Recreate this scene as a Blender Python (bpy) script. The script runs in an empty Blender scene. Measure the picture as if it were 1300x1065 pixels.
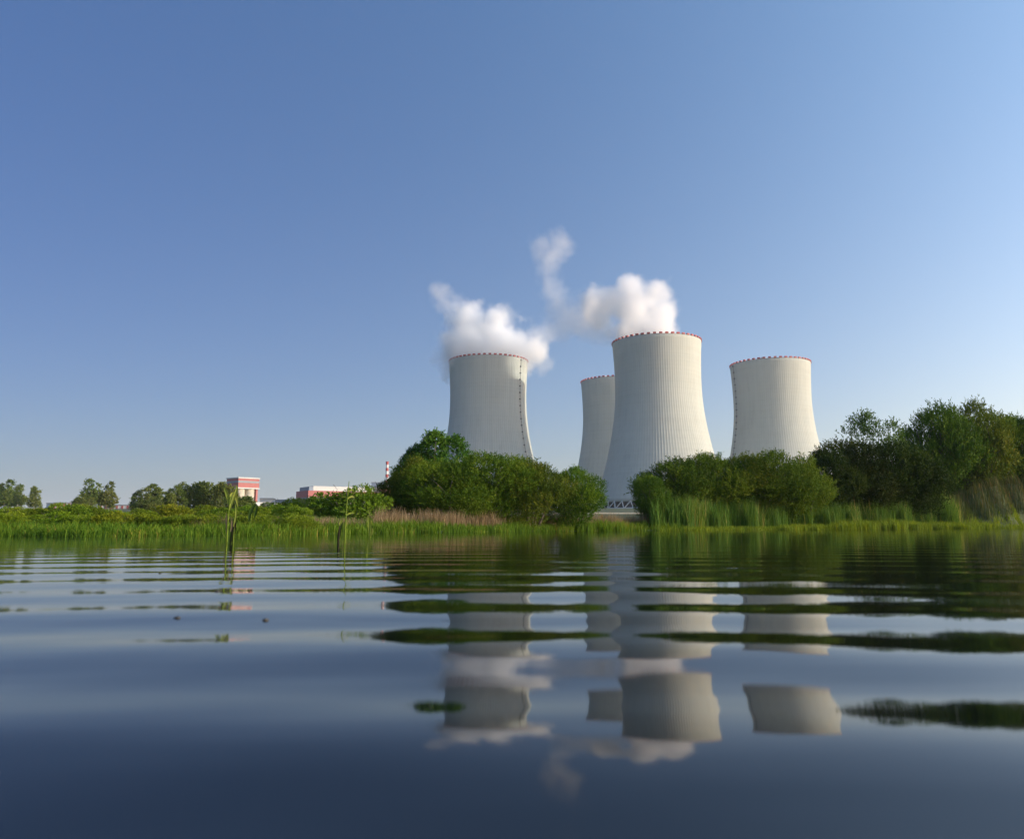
import bpy, bmesh, math, random
import numpy as np
from mathutils import Vector, Matrix, Euler

R = math.radians
scene = bpy.context.scene
C = scene.collection

# ------------------------------------------------------------------ camera
F = 1000.0                      # focal length in photo pixels (photo 1300 px wide)
CX, CY = 650.0, 487.5           # optical centre (the picture itself is 1300 x 975)
CAM_H = 0.30
PITCH, ROLL = 10.25, 0.17
cam_d = bpy.data.cameras.new("camera")
cam = bpy.data.objects.new("camera", cam_d)
C.objects.link(cam)
cam.location = (0, 0, CAM_H)
cam.rotation_euler = (R(90 + PITCH), R(ROLL), 0)
cam_d.sensor_fit = 'HORIZONTAL'
cam_d.sensor_width = 36.0
cam_d.lens = 36.0 * F / 1300.0
cam_d.shift_y = -45.0 / 1300.0
cam_d.clip_start = 0.05
cam_d.clip_end = 30000
cam_d.dof.use_dof = True
cam_d.dof.focus_distance = 70.0
cam_d.dof.aperture_fstop = 2.6
scene.camera = cam

# ------------------------------------------------------------------ sky, sun, exposure
SUN_AZ, SUN_EL = 105.0, 12.0    # azimuth clockwise from the view direction (+Y)
world = bpy.data.worlds.new("World")
scene.world = world
world.use_nodes = True
wn = world.node_tree
wn.nodes.clear()
sky = wn.nodes.new("ShaderNodeTexSky")
sky.sky_type = 'NISHITA'
sky.sun_disc = False
sky.sun_elevation = R(SUN_EL)
sky.sun_rotation = R(SUN_AZ)
sky.altitude = 300
sky.air_density = 1.0
sky.dust_density = 1.0
sky.ozone_density = 1.0
bg = wn.nodes.new("ShaderNodeBackground")
bg.inputs["Strength"].default_value = 0.145
wo = wn.nodes.new("ShaderNodeOutputWorld")
# hazy summer air: the sky brightens smoothly towards the sun (one even law for the whole dome)
geo = wn.nodes.new("ShaderNodeTexCoord")
dot = wn.nodes.new("ShaderNodeVectorMath"); dot.operation = 'DOT_PRODUCT'
dot.inputs[1].default_value = (math.cos(R(SUN_EL)) * math.sin(R(SUN_AZ)), math.cos(R(SUN_EL)) * math.cos(R(SUN_AZ)), math.sin(R(SUN_EL)))
wn.links.new(geo.outputs["Generated"], dot.inputs[0])
cmb = wn.nodes.new("ShaderNodeCombineColor")
cap = wn.nodes.new("ShaderNodeMath"); cap.operation = 'SMOOTH_MIN'; cap.inputs[1].default_value = 0.5; cap.inputs[2].default_value = 0.1
wn.links.new(dot.outputs["Value"], cap.inputs[0])
sep = wn.nodes.new("ShaderNodeSeparateXYZ")
wn.links.new(geo.outputs["Generated"], sep.inputs[0])
for ch, slope, lift, gain in (("Red", 1.55, -0.05, 0.84), ("Green", 1.25, 0.45, 0.78), ("Blue", 0.86, 0.58, 0.93)):
    m0 = wn.nodes.new("ShaderNodeMath"); m0.operation = 'MULTIPLY_ADD'; m0.inputs[1].default_value = lift; m0.inputs[2].default_value = math.log(gain)
    m1 = wn.nodes.new("ShaderNodeMath"); m1.operation = 'MULTIPLY_ADD'; m1.inputs[1].default_value = slope
    m2 = wn.nodes.new("ShaderNodeMath"); m2.operation = 'EXPONENT'
    wn.links.new(sep.outputs["Z"], m0.inputs[0]); wn.links.new(m0.outputs[0], m1.inputs[2])
    wn.links.new(cap.outputs[0], m1.inputs[0]); wn.links.new(m1.outputs[0], m2.inputs[0])
    wn.links.new(m2.outputs[0], cmb.inputs[ch])
wb = wn.nodes.new("ShaderNodeMix")
wb.data_type = 'RGBA'; wb.blend_type = 'MULTIPLY'; wb.inputs["Factor"].default_value = 1.0
wn.links.new(cmb.outputs[0], wb.inputs["B"])
wn.links.new(sky.outputs[0], wb.inputs["A"])
wn.links.new(wb.outputs["Result"], bg.inputs["Color"])
wn.links.new(bg.outputs[0], wo.inputs["Surface"])

sun_d = bpy.data.lights.new("sun", 'SUN')
sun_d.energy = 2.9
sun_d.angle = R(0.53)
sun_d.color = (1.0, 0.94, 0.80)
sun = bpy.data.objects.new("sun", sun_d)
C.objects.link(sun)
S = Vector((math.cos(R(SUN_EL)) * math.sin(R(SUN_AZ)), math.cos(R(SUN_EL)) * math.cos(R(SUN_AZ)), math.sin(R(SUN_EL))))
sun.rotation_euler = (-S).to_track_quat('-Z', 'Y').to_euler()
sun.location = S * 400

scene.view_settings.view_transform = 'Standard'
scene.view_settings.look = 'None'
scene.view_settings.exposure = 0.42
scene.view_settings.gamma = 1.0
scene.view_settings.use_curve_mapping = False
scene.render.engine = 'CYCLES'
scene.cycles.use_denoising = True
scene.cycles.max_bounces = 12
scene.cycles.diffuse_bounces = 3
scene.cycles.glossy_bounces = 4
scene.cycles.transmission_bounces = 4
scene.cycles.volume_bounces = 10
scene.cycles.transparent_max_bounces = 8
scene.cycles.volume_step_rate = 1.0
scene.cycles.volume_max_steps = 256
scene.cycles.sample_clamp_indirect = 6.0

# ------------------------------------------------------------------ helpers
CAM_M = np.array(Euler((R(90 + PITCH), R(ROLL), 0)).to_matrix())

def ray(px, py):
    d = CAM_M @ np.array([(px - CX) / F, -(py - CY) / F, -1.0])
    return d

def P(px, py, Y):
    """world point on the sight line through a photo pixel, at forward distance Y"""
    d = ray(px, py)
    t = Y / d[1]
    return Vector((d[0] * t, Y, CAM_H + d[2] * t))

def on_water(px, py):
    d = ray(px, py)
    t = -CAM_H / d[2]
    return Vector((d[0] * t, d[1] * t, 0.0))

def tag(o, label=None, cat=None, group=None, kind=None):
    if label: o["label"] = label
    if cat: o["category"] = cat
    if group: o["group"] = group
    if kind: o["kind"] = kind
    return o

def empty(name, loc=(0, 0, 0), rz=0.0):
    o = bpy.data.objects.new(name, None)
    C.objects.link(o)
    o.location = loc
    o.rotation_euler = (0, 0, rz)
    o.empty_display_size = 0.5
    return o

def link_mesh(name, me, mat=None, parent=None):
    o = bpy.data.objects.new(name, me)
    C.objects.link(o)
    if mat is not None and len(me.materials) == 0:
        me.materials.append(mat)
    if parent is not None:
        o.parent = parent
    return o

def mesh_np(name, verts, faces, smooth=False, tint=None):
    """verts (n,3); faces (m,k) all the same size k, or list of arrays with different k"""
    me = bpy.data.meshes.new(name)
    verts = np.asarray(verts, dtype=np.float32)
    flist = faces if isinstance(faces, list) else [faces]
    flist = [np.asarray(f, dtype=np.int32) for f in flist if len(f)]
    me.vertices.add(len(verts))
    me.vertices.foreach_set("co", verts.ravel())
    nl = sum(f.size for f in flist)
    npol = sum(len(f) for f in flist)
    me.loops.add(nl)
    me.loops.foreach_set("vertex_index", np.concatenate([f.ravel() for f in flist]))
    me.polygons.add(npol)
    starts, off = [], 0
    for f in flist:
        starts.append(off + np.arange(len(f), dtype=np.int32) * f.shape[1])
        off += f.size
    me.polygons.foreach_set("loop_start", np.concatenate(starts))
    if smooth:
        me.polygons.foreach_set("use_smooth", np.ones(npol, dtype=bool))
    if tint is not None:
        a = me.attributes.new("tint", 'FLOAT', 'FACE')
        a.data.foreach_set("value", np.asarray(tint, dtype=np.float32))
    me.update(calc_edges=True)
    return me

def bm_mesh(name, bm, smooth=False):
    me = bpy.data.meshes.new(name)
    bmesh.ops.recalc_face_normals(bm, faces=bm.faces[:])
    bm.to_mesh(me)
    bm.free()
    if smooth:
        for p in me.polygons: p.use_smooth = True
    return me

def add_box(bm, x0, x1, y0, y1, z0, z1):
    v = [bm.verts.new(p) for p in ((x0, y0, z0), (x1, y0, z0), (x1, y1, z0), (x0, y1, z0),
                                   (x0, y0, z1), (x1, y0, z1), (x1, y1, z1), (x0, y1, z1))]
    for f in ((0, 3, 2, 1), (4, 5, 6, 7), (0, 1, 5, 4), (1, 2, 6, 5), (2, 3, 7, 6), (3, 0, 4, 7)):
        bm.faces.new([v[i] for i in f])

def box_part(name, ext, mat, parent):
    bm = bmesh.new()
    add_box(bm, *ext)
    return link_mesh(name, bm_mesh(name, bm), mat, parent)

def add_tube(bm, pts, radii, n=8, cap=True):
    rings = []
    pts = [Vector(p) for p in pts]
    for i, p in enumerate(pts):
        a = pts[max(i - 1, 0)]; b = pts[min(i + 1, len(pts) - 1)]
        t = (b - a).normalized()
        u = t.orthogonal().normalized() if abs(t.z) < 0.99 else Vector((1, 0, 0))
        u = (u - t * u.dot(t)).normalized()
        w = t.cross(u)
        rings.append([bm.verts.new(p + (u * math.cos(2 * math.pi * k / n) + w * math.sin(2 * math.pi * k / n)) * radii[i]) for k in range(n)])
    for r0, r1 in zip(rings, rings[1:]):
        for k in range(n):
            bm.faces.new((r0[k], r0[(k + 1) % n], r1[(k + 1) % n], r1[k]))
    if cap:
        bm.faces.new(rings[-1])
        bm.faces.new(rings[0][::-1])

def lathe_part(name, prof, n, mat, parent, smooth=True, loc=(0, 0, 0)):
    a = np.linspace(0, 2 * np.pi, n, endpoint=False)
    prof = np.asarray(prof, float)
    V = np.stack([prof[:, 0:1] * np.cos(a) + loc[0], prof[:, 0:1] * np.sin(a) + loc[1], np.repeat(prof[:, 1:2], n, 1) + loc[2]], -1).reshape(-1, 3)
    i = np.arange(len(prof) - 1)[:, None] * n
    k = np.arange(n)[None, :]
    Fc = np.stack([i + k, i + (k + 1) % n, i + n + (k + 1) % n, i + n + k], -1).reshape(-1, 4)
    me = mesh_np(name, V, Fc, smooth)
    return link_mesh(name, me, mat, parent)

# ------------------------------------------------------------------ materials
def new_mat(name):
    m = bpy.data.materials.new(name)
    m.use_nodes = True
    nt = m.node_tree
    nt.nodes.clear()
    out = nt.nodes.new("ShaderNodeOutputMaterial")
    return m, nt, out

def node(nt, t, **kw):
    n = nt.nodes.new(t)
    for k, v in kw.items():
        if hasattr(n, k): setattr(n, k, v)
        else: n.inputs[k.replace("_", " ")].default_value = v
    return n

def ramp(nt, fac, stops):
    n = nt.nodes.new("ShaderNodeValToRGB")
    el = n.color_ramp.elements
    while len(el) < len(stops): el.new(0.5)
    for e, (p, c) in zip(el, stops):
        e.position = p
        e.color = (*c, 1)
    nt.links.new(fac, n.inputs["Fac"])
    return n

def leaf_mat(name, stops, trans=0.22, rough=0.7):
    m, nt, out = new_mat(name)
    at = node(nt, "ShaderNodeAttribute", attribute_name="tint")
    oi = nt.nodes.new("ShaderNodeObjectInfo")
    cr = ramp(nt, at.outputs["Fac"], stops)
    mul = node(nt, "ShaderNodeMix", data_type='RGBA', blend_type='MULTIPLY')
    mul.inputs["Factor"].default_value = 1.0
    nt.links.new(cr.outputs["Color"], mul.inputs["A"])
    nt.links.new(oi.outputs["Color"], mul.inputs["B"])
    pb = nt.nodes.new("ShaderNodeBsdfPrincipled")
    pb.inputs["Roughness"].default_value = rough
    pb.inputs["Specular IOR Level"].default_value = 0.15
    tr = nt.nodes.new("ShaderNodeBsdfTranslucent")
    yel = node(nt, "ShaderNodeMix", data_type='RGBA', blend_type='MULTIPLY')
    yel.inputs["Factor"].default_value = 1.0
    yel.inputs["B"].default_value = (1.5, 1.25, 0.5, 1)
    nt.links.new(mul.outputs["Result"], yel.inputs["A"])
    mx = node(nt, "ShaderNodeMixShader")
    mx.inputs["Fac"].default_value = trans
    nt.links.new(mul.outputs["Result"], pb.inputs["Base Color"])
    nt.links.new(yel.outputs["Result"], tr.inputs["Color"])
    nt.links.new(pb.outputs[0], mx.inputs[1])
    nt.links.new(tr.outputs[0], mx.inputs[2])
    nt.links.new(mx.outputs[0], out.inputs["Surface"])
    return m

def plain_mat(name, col, rough=0.7, var=0.12, scale=0.5, metallic=0.0, stretch=(1, 1, 1), bump=0.0):
    m, nt, out = new_mat(name)
    tc = nt.nodes.new("ShaderNodeTexCoord")
    mp = nt.nodes.new("ShaderNodeMapping")
    mp.inputs["Scale"].default_value = stretch
    nz = node(nt, "ShaderNodeTexNoise", Scale=scale, Detail=5.0, Roughness=0.6)
    nt.links.new(tc.outputs["Object"], mp.inputs["Vector"])
    nt.links.new(mp.outputs[0], nz.inputs["Vector"])
    lo = tuple(c * (1 - var) for c in col); hi = tuple(min(1, c * (1 + var)) for c in col)
    cr = ramp(nt, nz.outputs["Fac"], [(0.3, lo), (0.7, hi)])
    pb = nt.nodes.new("ShaderNodeBsdfPrincipled")
    pb.inputs["Roughness"].default_value = rough
    pb.inputs["Metallic"].default_value = metallic
    nt.links.new(cr.outputs["Color"], pb.inputs["Base Color"])
    if bump:
        b = node(nt, "ShaderNodeBump", Strength=bump)
        nt.links.new(nz.outputs["Fac"], b.inputs["Height"])
        nt.links.new(b.outputs[0], pb.inputs["Normal"])
    nt.links.new(pb.outputs[0], out.inputs["Surface"])
    return m

def concrete_mat():
    m, nt, out = new_mat("tower_concrete")
    tc = nt.nodes.new("ShaderNodeTexCoord")
    oi = nt.nodes.new("ShaderNodeObjectInfo")
    add = node(nt, "ShaderNodeVectorMath", operation='ADD')
    nt.links.new(tc.outputs["Object"], add.inputs[0])
    nt.links.new(oi.outputs["Location"], add.inputs[1])
    mp = nt.nodes.new("ShaderNodeMapping"); mp.inputs["Scale"].default_value = (1, 1, 0.07)
    nt.links.new(add.outputs[0], mp.inputs["Vector"])
    streak = node(nt, "ShaderNodeTexNoise", Scale=0.32, Detail=6.0, Roughness=0.65)
    nt.links.new(mp.outputs[0], streak.inputs["Vector"])
    blot = node(nt, "ShaderNodeTexNoise", Scale=0.03, Detail=4.0, Roughness=0.6)
    nt.links.new(add.outputs[0], blot.inputs["Vector"])
    mp2 = nt.nodes.new("ShaderNodeMapping"); mp2.inputs["Scale"].default_value = (0.01, 0.01, 1)
    nt.links.new(tc.outputs["Object"], mp2.inputs["Vector"])
    band = node(nt, "ShaderNodeTexNoise", Scale=0.55, Detail=3.0, Roughness=0.7)
    nt.links.new(mp2.outputs[0], band.inputs["Vector"])
    s1 = node(nt, "ShaderNodeMath", operation='MULTIPLY_ADD'); s1.inputs[1].default_value = 0.45
    nt.links.new(streak.outputs["Fac"], s1.inputs[0])
    s2 = node(nt, "ShaderNodeMath", operation='MULTIPLY_ADD'); s2.inputs[1].default_value = 0.30
    nt.links.new(blot.outputs["Fac"], s2.inputs[0])
    s3 = node(nt, "ShaderNodeMath", operation='MULTIPLY'); s3.inputs[1].default_value = 0.25
    nt.links.new(band.outputs["Fac"], s3.inputs[0])
    nt.links.new(s3.outputs[0], s2.inputs[2])
    nt.links.new(s2.outputs[0], s1.inputs[2])
    cr = ramp(nt, s1.outputs[0], [(0.30, (0.395, 0.405, 0.36)), (0.5, (0.48, 0.492, 0.437)), (0.68, (0.525, 0.535, 0.48))])
    pb = nt.nodes.new("ShaderNodeBsdfPrincipled")
    pb.inputs["Roughness"].default_value = 0.9
    pb.inputs["Specular IOR Level"].default_value = 0.2
    nt.links.new(cr.outputs["Color"], pb.inputs["Base Color"])
    nt.links.new(pb.outputs[0], out.inputs["Surface"])
    return m

def water_mat():
    m, nt, out = new_mat("pond_water")
    tc = nt.nodes.new("ShaderNodeTexCoord")
    mp = nt.nodes.new("ShaderNodeMapping"); mp.inputs["Scale"].default_value = (0.5, 2.2, 1)
    nz = node(nt, "ShaderNodeTexNoise", Scale=1.3, Detail=2.0, Roughness=0.45)
    nt.links.new(tc.outputs["Object"], mp.inputs["Vector"])
    nt.links.new(mp.outputs[0], nz.inputs["Vector"])
    b = node(nt, "ShaderNodeBump", Strength=1.0, Distance=0.003)
    nt.links.new(nz.outputs["Fac"], b.inputs["Height"])
    pb = nt.nodes.new("ShaderNodeBsdfPrincipled")
    pb.inputs["Base Color"].default_value = (0.002, 0.003, 0.003, 1)
    pb.inputs["Roughness"].default_value = 0.045
    pb.inputs["IOR"].default_value = 1.333
    nt.links.new(b.outputs[0], pb.inputs["Normal"])
    nt.links.new(pb.outputs[0], out.inputs["Surface"])
    return m

def ground_mat():
    m, nt, out = new_mat("meadow_ground")
    tc = nt.nodes.new("ShaderNodeTexCoord")
    n1 = node(nt, "ShaderNodeTexNoise", Scale=0.05, Detail=6.0, Roughness=0.6)
    n2 = node(nt, "ShaderNodeTexNoise", Scale=1.5, Detail=6.0, Roughness=0.7)
    nt.links.new(tc.outputs["Object"], n1.inputs["Vector"])
    nt.links.new(tc.outputs["Object"], n2.inputs["Vector"])
    mx = node(nt, "ShaderNodeMath", operation='MULTIPLY_ADD'); mx.inputs[1].default_value = 0.5
    h = node(nt, "ShaderNodeMath", operation='MULTIPLY'); h.inputs[1].default_value = 0.5
    nt.links.new(n2.outputs["Fac"], h.inputs[0])
    nt.links.new(n1.outputs["Fac"], mx.inputs[0]); nt.links.new(h.outputs[0], mx.inputs[2])
    cr = ramp(nt, mx.outputs[0], [(0.3, (0.05, 0.05, 0.02)), (0.48, (0.07, 0.09, 0.025)), (0.6, (0.13, 0.13, 0.045)), (0.72, (0.19, 0.16, 0.08))])
    pb = nt.nodes.new("ShaderNodeBsdfPrincipled")
    pb.inputs["Roughness"].default_value = 0.95
    nt.links.new(cr.outputs["Color"], pb.inputs["Base Color"])
    b = node(nt, "ShaderNodeBump", Strength=0.6, Distance=0.2)
    nt.links.new(n2.outputs["Fac"], b.inputs["Height"])
    nt.links.new(b.outputs[0], pb.inputs["Normal"])
    nt.links.new(pb.outputs[0], out.inputs["Surface"])
    return m

M = {}
M['concrete'] = concrete_mat()
M['water'] = water_mat()
M['ground'] = ground_mat()
M['red_paint'] = plain_mat('red_rim_paint', (0.42, 0.07, 0.06), 0.6)
M['white_paint'] = plain_mat('white_rim_paint', (0.72, 0.71, 0.68), 0.6)
M['column'] = plain_mat('column_concrete', (0.50, 0.50, 0.47), 0.85)
M['dark_fill'] = plain_mat('cooling_fill', (0.035, 0.04, 0.045), 0.9)
M['steel'] = plain_mat('weathered_steel', (0.10, 0.10, 0.10), 0.6)
M['red_clad'] = plain_mat('red_cladding', (0.36, 0.095, 0.085), 0.6, 0.08)
M['grey_clad'] = plain_mat('grey_cladding', (0.20, 0.235, 0.27), 0.55, 0.08)
M['blue_clad'] = plain_mat('blue_grey_cladding', (0.19, 0.24, 0.31), 0.55, 0.08)
M['white_clad'] = plain_mat('white_cladding', (0.55, 0.54, 0.51), 0.6, 0.06)
M['cream'] = plain_mat('cream_concrete', (0.52, 0.47, 0.37), 0.85, 0.08)
M['glass'] = plain_mat('window_band_glass', (0.16, 0.20, 0.21), 0.2, 0.1)
M['bark'] = plain_mat('bark', (0.11, 0.085, 0.06), 0.9, 0.3, 6.0, bump=0.4)
M['pale_bark'] = plain_mat('pale_bark', (0.30, 0.28, 0.24), 0.9, 0.35, 5.0, bump=0.3)
M['debris'] = plain_mat('wet_debris', (0.05, 0.045, 0.035), 0.6, 0.3, 40.0)
M['willow'] = leaf_mat('willow_leaf', [(0.0, (0.043, 0.087, 0.006)), (0.5, (0.093, 0.148, 0.007)), (0.85, (0.152, 0.197, 0.011)), (1.0, (0.217, 0.23, 0.028))])
M['tree'] = leaf_mat('broad_leaf', [(0.0, (0.035, 0.085, 0.009)), (0.55, (0.07, 0.145, 0.014)), (1.0, (0.13, 0.2, 0.025))])
M['shrub'] = leaf_mat('shrub_leaf', [(0.0, (0.087, 0.148, 0.008)), (0.5, (0.162, 0.232, 0.012)), (1.0, (0.243, 0.303, 0.03))])
M['far_leaf'] = leaf_mat('poplar_leaf', [(0.0, (0.071, 0.107, 0.022)), (0.6, (0.129, 0.18, 0.034)), (1.0, (0.215, 0.237, 0.06))])
M['grass'] = leaf_mat('shore_grass_blade', [(0.0, (0.053, 0.121, 0.009)), (0.6, (0.112, 0.207, 0.013)), (0.9, (0.198, 0.262, 0.023)), (1.0, (0.343, 0.262, 0.054))], 0.35)
M['bright'] = leaf_mat('bright_sedge_blade', [(0.0, (0.099, 0.176, 0.01)), (0.6, (0.187, 0.264, 0.018)), (1.0, (0.297, 0.33, 0.04))], 0.35)
M['dry'] = leaf_mat('dry_reed_blade', [(0.0, (0.17, 0.115, 0.06)), (0.6, (0.30, 0.22, 0.125)), (1.0, (0.42, 0.33, 0.20))], 0.25)
M['cattail'] = leaf_mat('cattail_blade', [(0.0, (0.043, 0.115, 0.014)), (0.55, (0.1, 0.197, 0.024)), (0.85, (0.186, 0.262, 0.048)), (1.0, (0.4, 0.328, 0.106))], 0.3)
M['bank'] = leaf_mat('bank_grass_blade', [(0.0, (0.030, 0.065, 0.014)), (0.55, (0.065, 0.095, 0.022)), (0.82, (0.13, 0.125, 0.045)), (1.0, (0.22, 0.15, 0.08))], 0.3)
M['reed_stem'] = leaf_mat('reed_stem_green', [(0.0, (0.18, 0.255, 0.03)), (1.0, (0.432, 0.459, 0.09))], 0.3)
M['reed_dark'] = leaf_mat('reed_leaf_dark', [(0.0, (0.022, 0.053, 0.01)), (1.0, (0.075, 0.128, 0.018))], 0.2)
M['reed_dead'] = leaf_mat('reed_sheath_dead', [(0.0, (0.03, 0.025, 0.012)), (1.0, (0.09, 0.07, 0.04))], 0.1)

# ------------------------------------------------------------------ terrain
SHORE_PX = [(-160, 681.5), (0, 680.5), (160, 680.5), (300, 679.5), (400, 678), (500, 676.5), (620, 675.2), (760, 674), (900, 673), (1040, 672), (1150, 671.3), (1300, 670.4)]
_sp = np.array([[*on_water(a, b)[:2]] for a, b in SHORE_PX])
SX = np.concatenate([[-3000, -300, -80], _sp[:, 0], [_sp[-1, 0] + 40, 400, 3000]])
SY = np.concatenate([[60, 34, 29], _sp[:, 1], [_sp[-1, 1] + 10, 60, 60]])
_o = np.argsort(SX); SX, SY = SX[_o], SY[_o]

def shore_y(x):
    return np.interp(x, SX, SY) + 0.35 * np.sin(x * 0.9) + 0.25 * np.sin(x * 2.3 + 1)

HS = np.array([-200, -40, -8, -2, 0, 2, 6, 14, 40, 100, 200, 340, 540, 700, 9000], float)
HZ = np.array([-2, -2, -1.0, -0.30, -0.03, 0.12, 0.28, 0.45, 0.95, 1.9, 3.4, 7.6, 14.2, 15, 15], float)
MOUND = P(1352, 668, 78.0)

def ground_h(x, y):
    x = np.asarray(x, float); y = np.asarray(y, float)
    s = y - shore_y(x)
    h = np.interp(s, HS, HZ)
    h = h + np.where(s > 0, 1, 0) * 0.12 * np.sin(x * 0.31 + 1.2) * np.sin(y * 0.27) * np.clip(s / 20, 0, 1)
    dx = (x - MOUND.x) / np.where(x < MOUND.x, 12.5, 40.0); dy = (y - MOUND.y) / 7.0
    h = h + 5.3 * np.exp(-(dx ** 2) * 1.2 - dy ** 2) * np.clip(s / 3, 0, 1)
    h = np.maximum(h, 3.45 - np.maximum(np.abs(y - 213) - 5, 0) * 0.22 + 0 * x)   # road embankment
    back = np.clip((-y - 70) / 40, 0, 1)
    h = h + back * 5.0 * np.clip(s < 0, 0, 1)
    return h

def gz(x, y): return float(ground_h(x, y))

def axis(lo, hi, f0, f1, step, grow):
    a = [f0]
    while a[-1] < f1: a.append(a[-1] + step)
    s = step
    while a[-1] < hi: s *= grow; a.append(a[-1] + s)
    b = [f0]; s = step
    while b[-1] > lo: s *= grow; b.append(b[-1] - s)
    return np.array(sorted(set(a + b)))

def build_ground():
    xs = axis(-6000, 6000, -60, 80, 0.8, 1.14)
    ys = axis(-400, 12000, 18, 100, 0.6, 1.10)
    X, Yg = np.meshgrid(xs, ys)
    Z = ground_h(X, Yg)
    V = np.stack([X, Yg, Z], -1).reshape(-1, 3)
    nx, ny = len(xs), len(ys)
    i = np.arange(ny - 1)[:, None] * nx; k = np.arange(nx - 1)[None, :]
    Fc = np.stack([i + k, i + k + 1, i + nx + k + 1, i + nx + k], -1).reshape(-1, 4)
    o = link_mesh("ground", mesh_np("ground", V, Fc, True), M['ground'])
    tag(o, kind='structure')
build_ground()

# ------------------------------------------------------------------ water with real ripples
def build_water():
    r = [0.0, 0.25]
    while r[-1] < 500:
        d = 0.022 if r[-1] < 5 else 0.022 * (r[-1] / 5) ** 0.9
        r.append(r[-1] + d if r[-1] < 60 else r[-1] * 1.08)
    r = np.array(r[1:])
    ang = np.concatenate([np.arange(-46, 46.01, 0.46), np.arange(50, 314, 4.0)])
    A, Rr = np.meshgrid(np.radians(ang), r)
    X = Rr * np.sin(A); Yw = Rr * np.cos(A)
    Z = np.zeros_like(X)
    dist = np.sqrt(X ** 2 + Yw ** 2)
    def rings(sx, sy, lam, slope, phase_d, fade, floor=0.0):
        k = 2 * np.pi / lam
        rho = np.sqrt((X - sx) ** 2 + (Yw - sy) ** 2)
        rho0 = math.hypot(sx, sy)
        amp = (slope * np.exp(-dist / fade) + floor) / k
        return -amp * np.sin(k * (rho - rho0 - phase_d))
    Z += rings(-0.6, -9.0, 0.84, 0.052, 2.26, 5.0, 0.0012)
    Z += rings(9.0, -14.0, 1.55, 0.011, 0.6, 6.0, 0.0005)
    Z += rings(-12.0, -10.0, 0.61, 0.007, 0.2, 5.0, 0.0006)
    Z += rings(5.0, -7.0, 0.37, 0.006, 0.1, 5.0, 0.0008)
    Z += rings(-25.0, 6.0, 1.1, 0.004, 0.1, 15.0, 0.001)
    Z *= 0.85 + 0.35 * np.sin(X * 0.55 + 0.8 * np.sin(Yw * 0.7)) * np.sin(Yw * 0.43 + 0.3 * X + 1.0)
    Z *= np.clip(1.3 - dist / 90, 0, 1)
    V = np.stack([X, Yw, Z], -1).reshape(-1, 3)
    V = np.vstack([V, [[0, 0, 0]]])
    n = len(ang); m = len(r)
    i = np.arange(m - 1)[:, None] * n; k = np.arange(n)[None, :]
    Fc = np.stack([i + k, i + n + k, i + n + (k + 1) % n, i + (k + 1) % n], -1).reshape(-1, 4)
    ctr = np.stack([np.full(n, len(V) - 1), np.arange(n), (np.arange(n) + 1) % n], -1)
    o = link_mesh("water", mesh_np("water", V, [Fc, ctr], True), M['water'])
    tag(o, kind='structure')
build_water()

# ------------------------------------------------------------------ cooling towers
def tower_radius(z):
    b = np.where(z < 115, 95.0, 131.0)
    return 39.6 * np.sqrt(1 + ((z - 115.0) / b) ** 2)

T_H, T_FOOT = 155.0, 6.4
NR = 120

def tower_shell_mesh():
    per = 6
    n = NR * per
    a = np.arange(n) * 2 * np.pi / n
    rib = np.where(np.arange(n) % per < 2, 0.125, 0.0)
    zs = np.concatenate([np.linspace(T_FOOT, T_H, 46)])
    rows = []
    for z in zs:
        rr = tower_radius(z) + rib * (1 if z < T_H - 2.5 else 0.0)
        rows.append(np.stack([rr * np.cos(a), rr * np.sin(a), np.full(n, z)], -1))
    for z in zs[::-5]:          # inner face
        rr = tower_radius(z) - 0.9 + 0 * a
        rows.append(np.stack([rr * np.cos(a), rr * np.sin(a), np.full(n, z)], -1))
    V = np.concatenate(rows)
    m = len(rows)
    i = np.arange(m)[:, None] * n; i2 = ((np.arange(m) + 1) % m)[:, None] * n
    k = np.arange(n)[None, :]
    Fc = np.stack([i + k, i + (k + 1) % n, i2 + (k + 1) % n, i2 + k], -1).reshape(-1, 4)
    return mesh_np("tower_shell", V, Fc, False)

def ring_boxes(name, r0, r1, z0, z1, count, frac, start):
    bm = bmesh.new()
    for c in range(count):
        a0 = 2 * math.pi * (c + start) / count; a1 = a0 + 2 * math.pi / count * frac
        seg = 3
        L = []
        for s in range(seg + 1):
            t = a0 + (a1 - a0) * s / seg
            L.append([bm.verts.new((rr * math.cos(t), rr * math.sin(t), z)) for rr, z in ((r0, z0), (r1, z0), (r1, z1), (r0, z1))])
        for p, q in zip(L, L[1:]):
            for k in range(4):
                bm.faces.new((p[k], p[(k + 1) % 4], q[(k + 1) % 4], q[k]))
        bm.faces.new(L[0]); bm.faces.new(L[-1][::-1])
    return bm_mesh(name, bm)

def column_mesh():
    bm = bmesh.new()
    n = 88
    step = 2 * math.pi / n
    r0, r1 = 64.0, float(tower_radius(T_FOOT)) - 0.2
    p0 = Vector((r0, 0, 0)); p1 = Vector((r1 * math.cos(step), r1 * math.sin(step), T_FOOT + 0.3))
    add_tube(bm, [p0, p1], [0.5, 0.5], 6)
    return bm_mesh("support_column", bm)

def ladder_mesh():
    bm = bmesh.new()
    zs = np.linspace(10, T_H - 2, 40)
    for side in (-0.35, 0.35):
        add_tube(bm, [(float(tower_radius(z)) + 0.75, side, z) for z in zs], [0.10] * len(zs), 5)
    for z in np.linspace(12, T_H - 2, 22):
        r = float(tower_radius(z))
        add_box(bm, r + 0.05, r + 1.3, -0.7, 0.7, z - 0.6, z + 0.4)
    return bm_mesh("ladder", bm)

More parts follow.
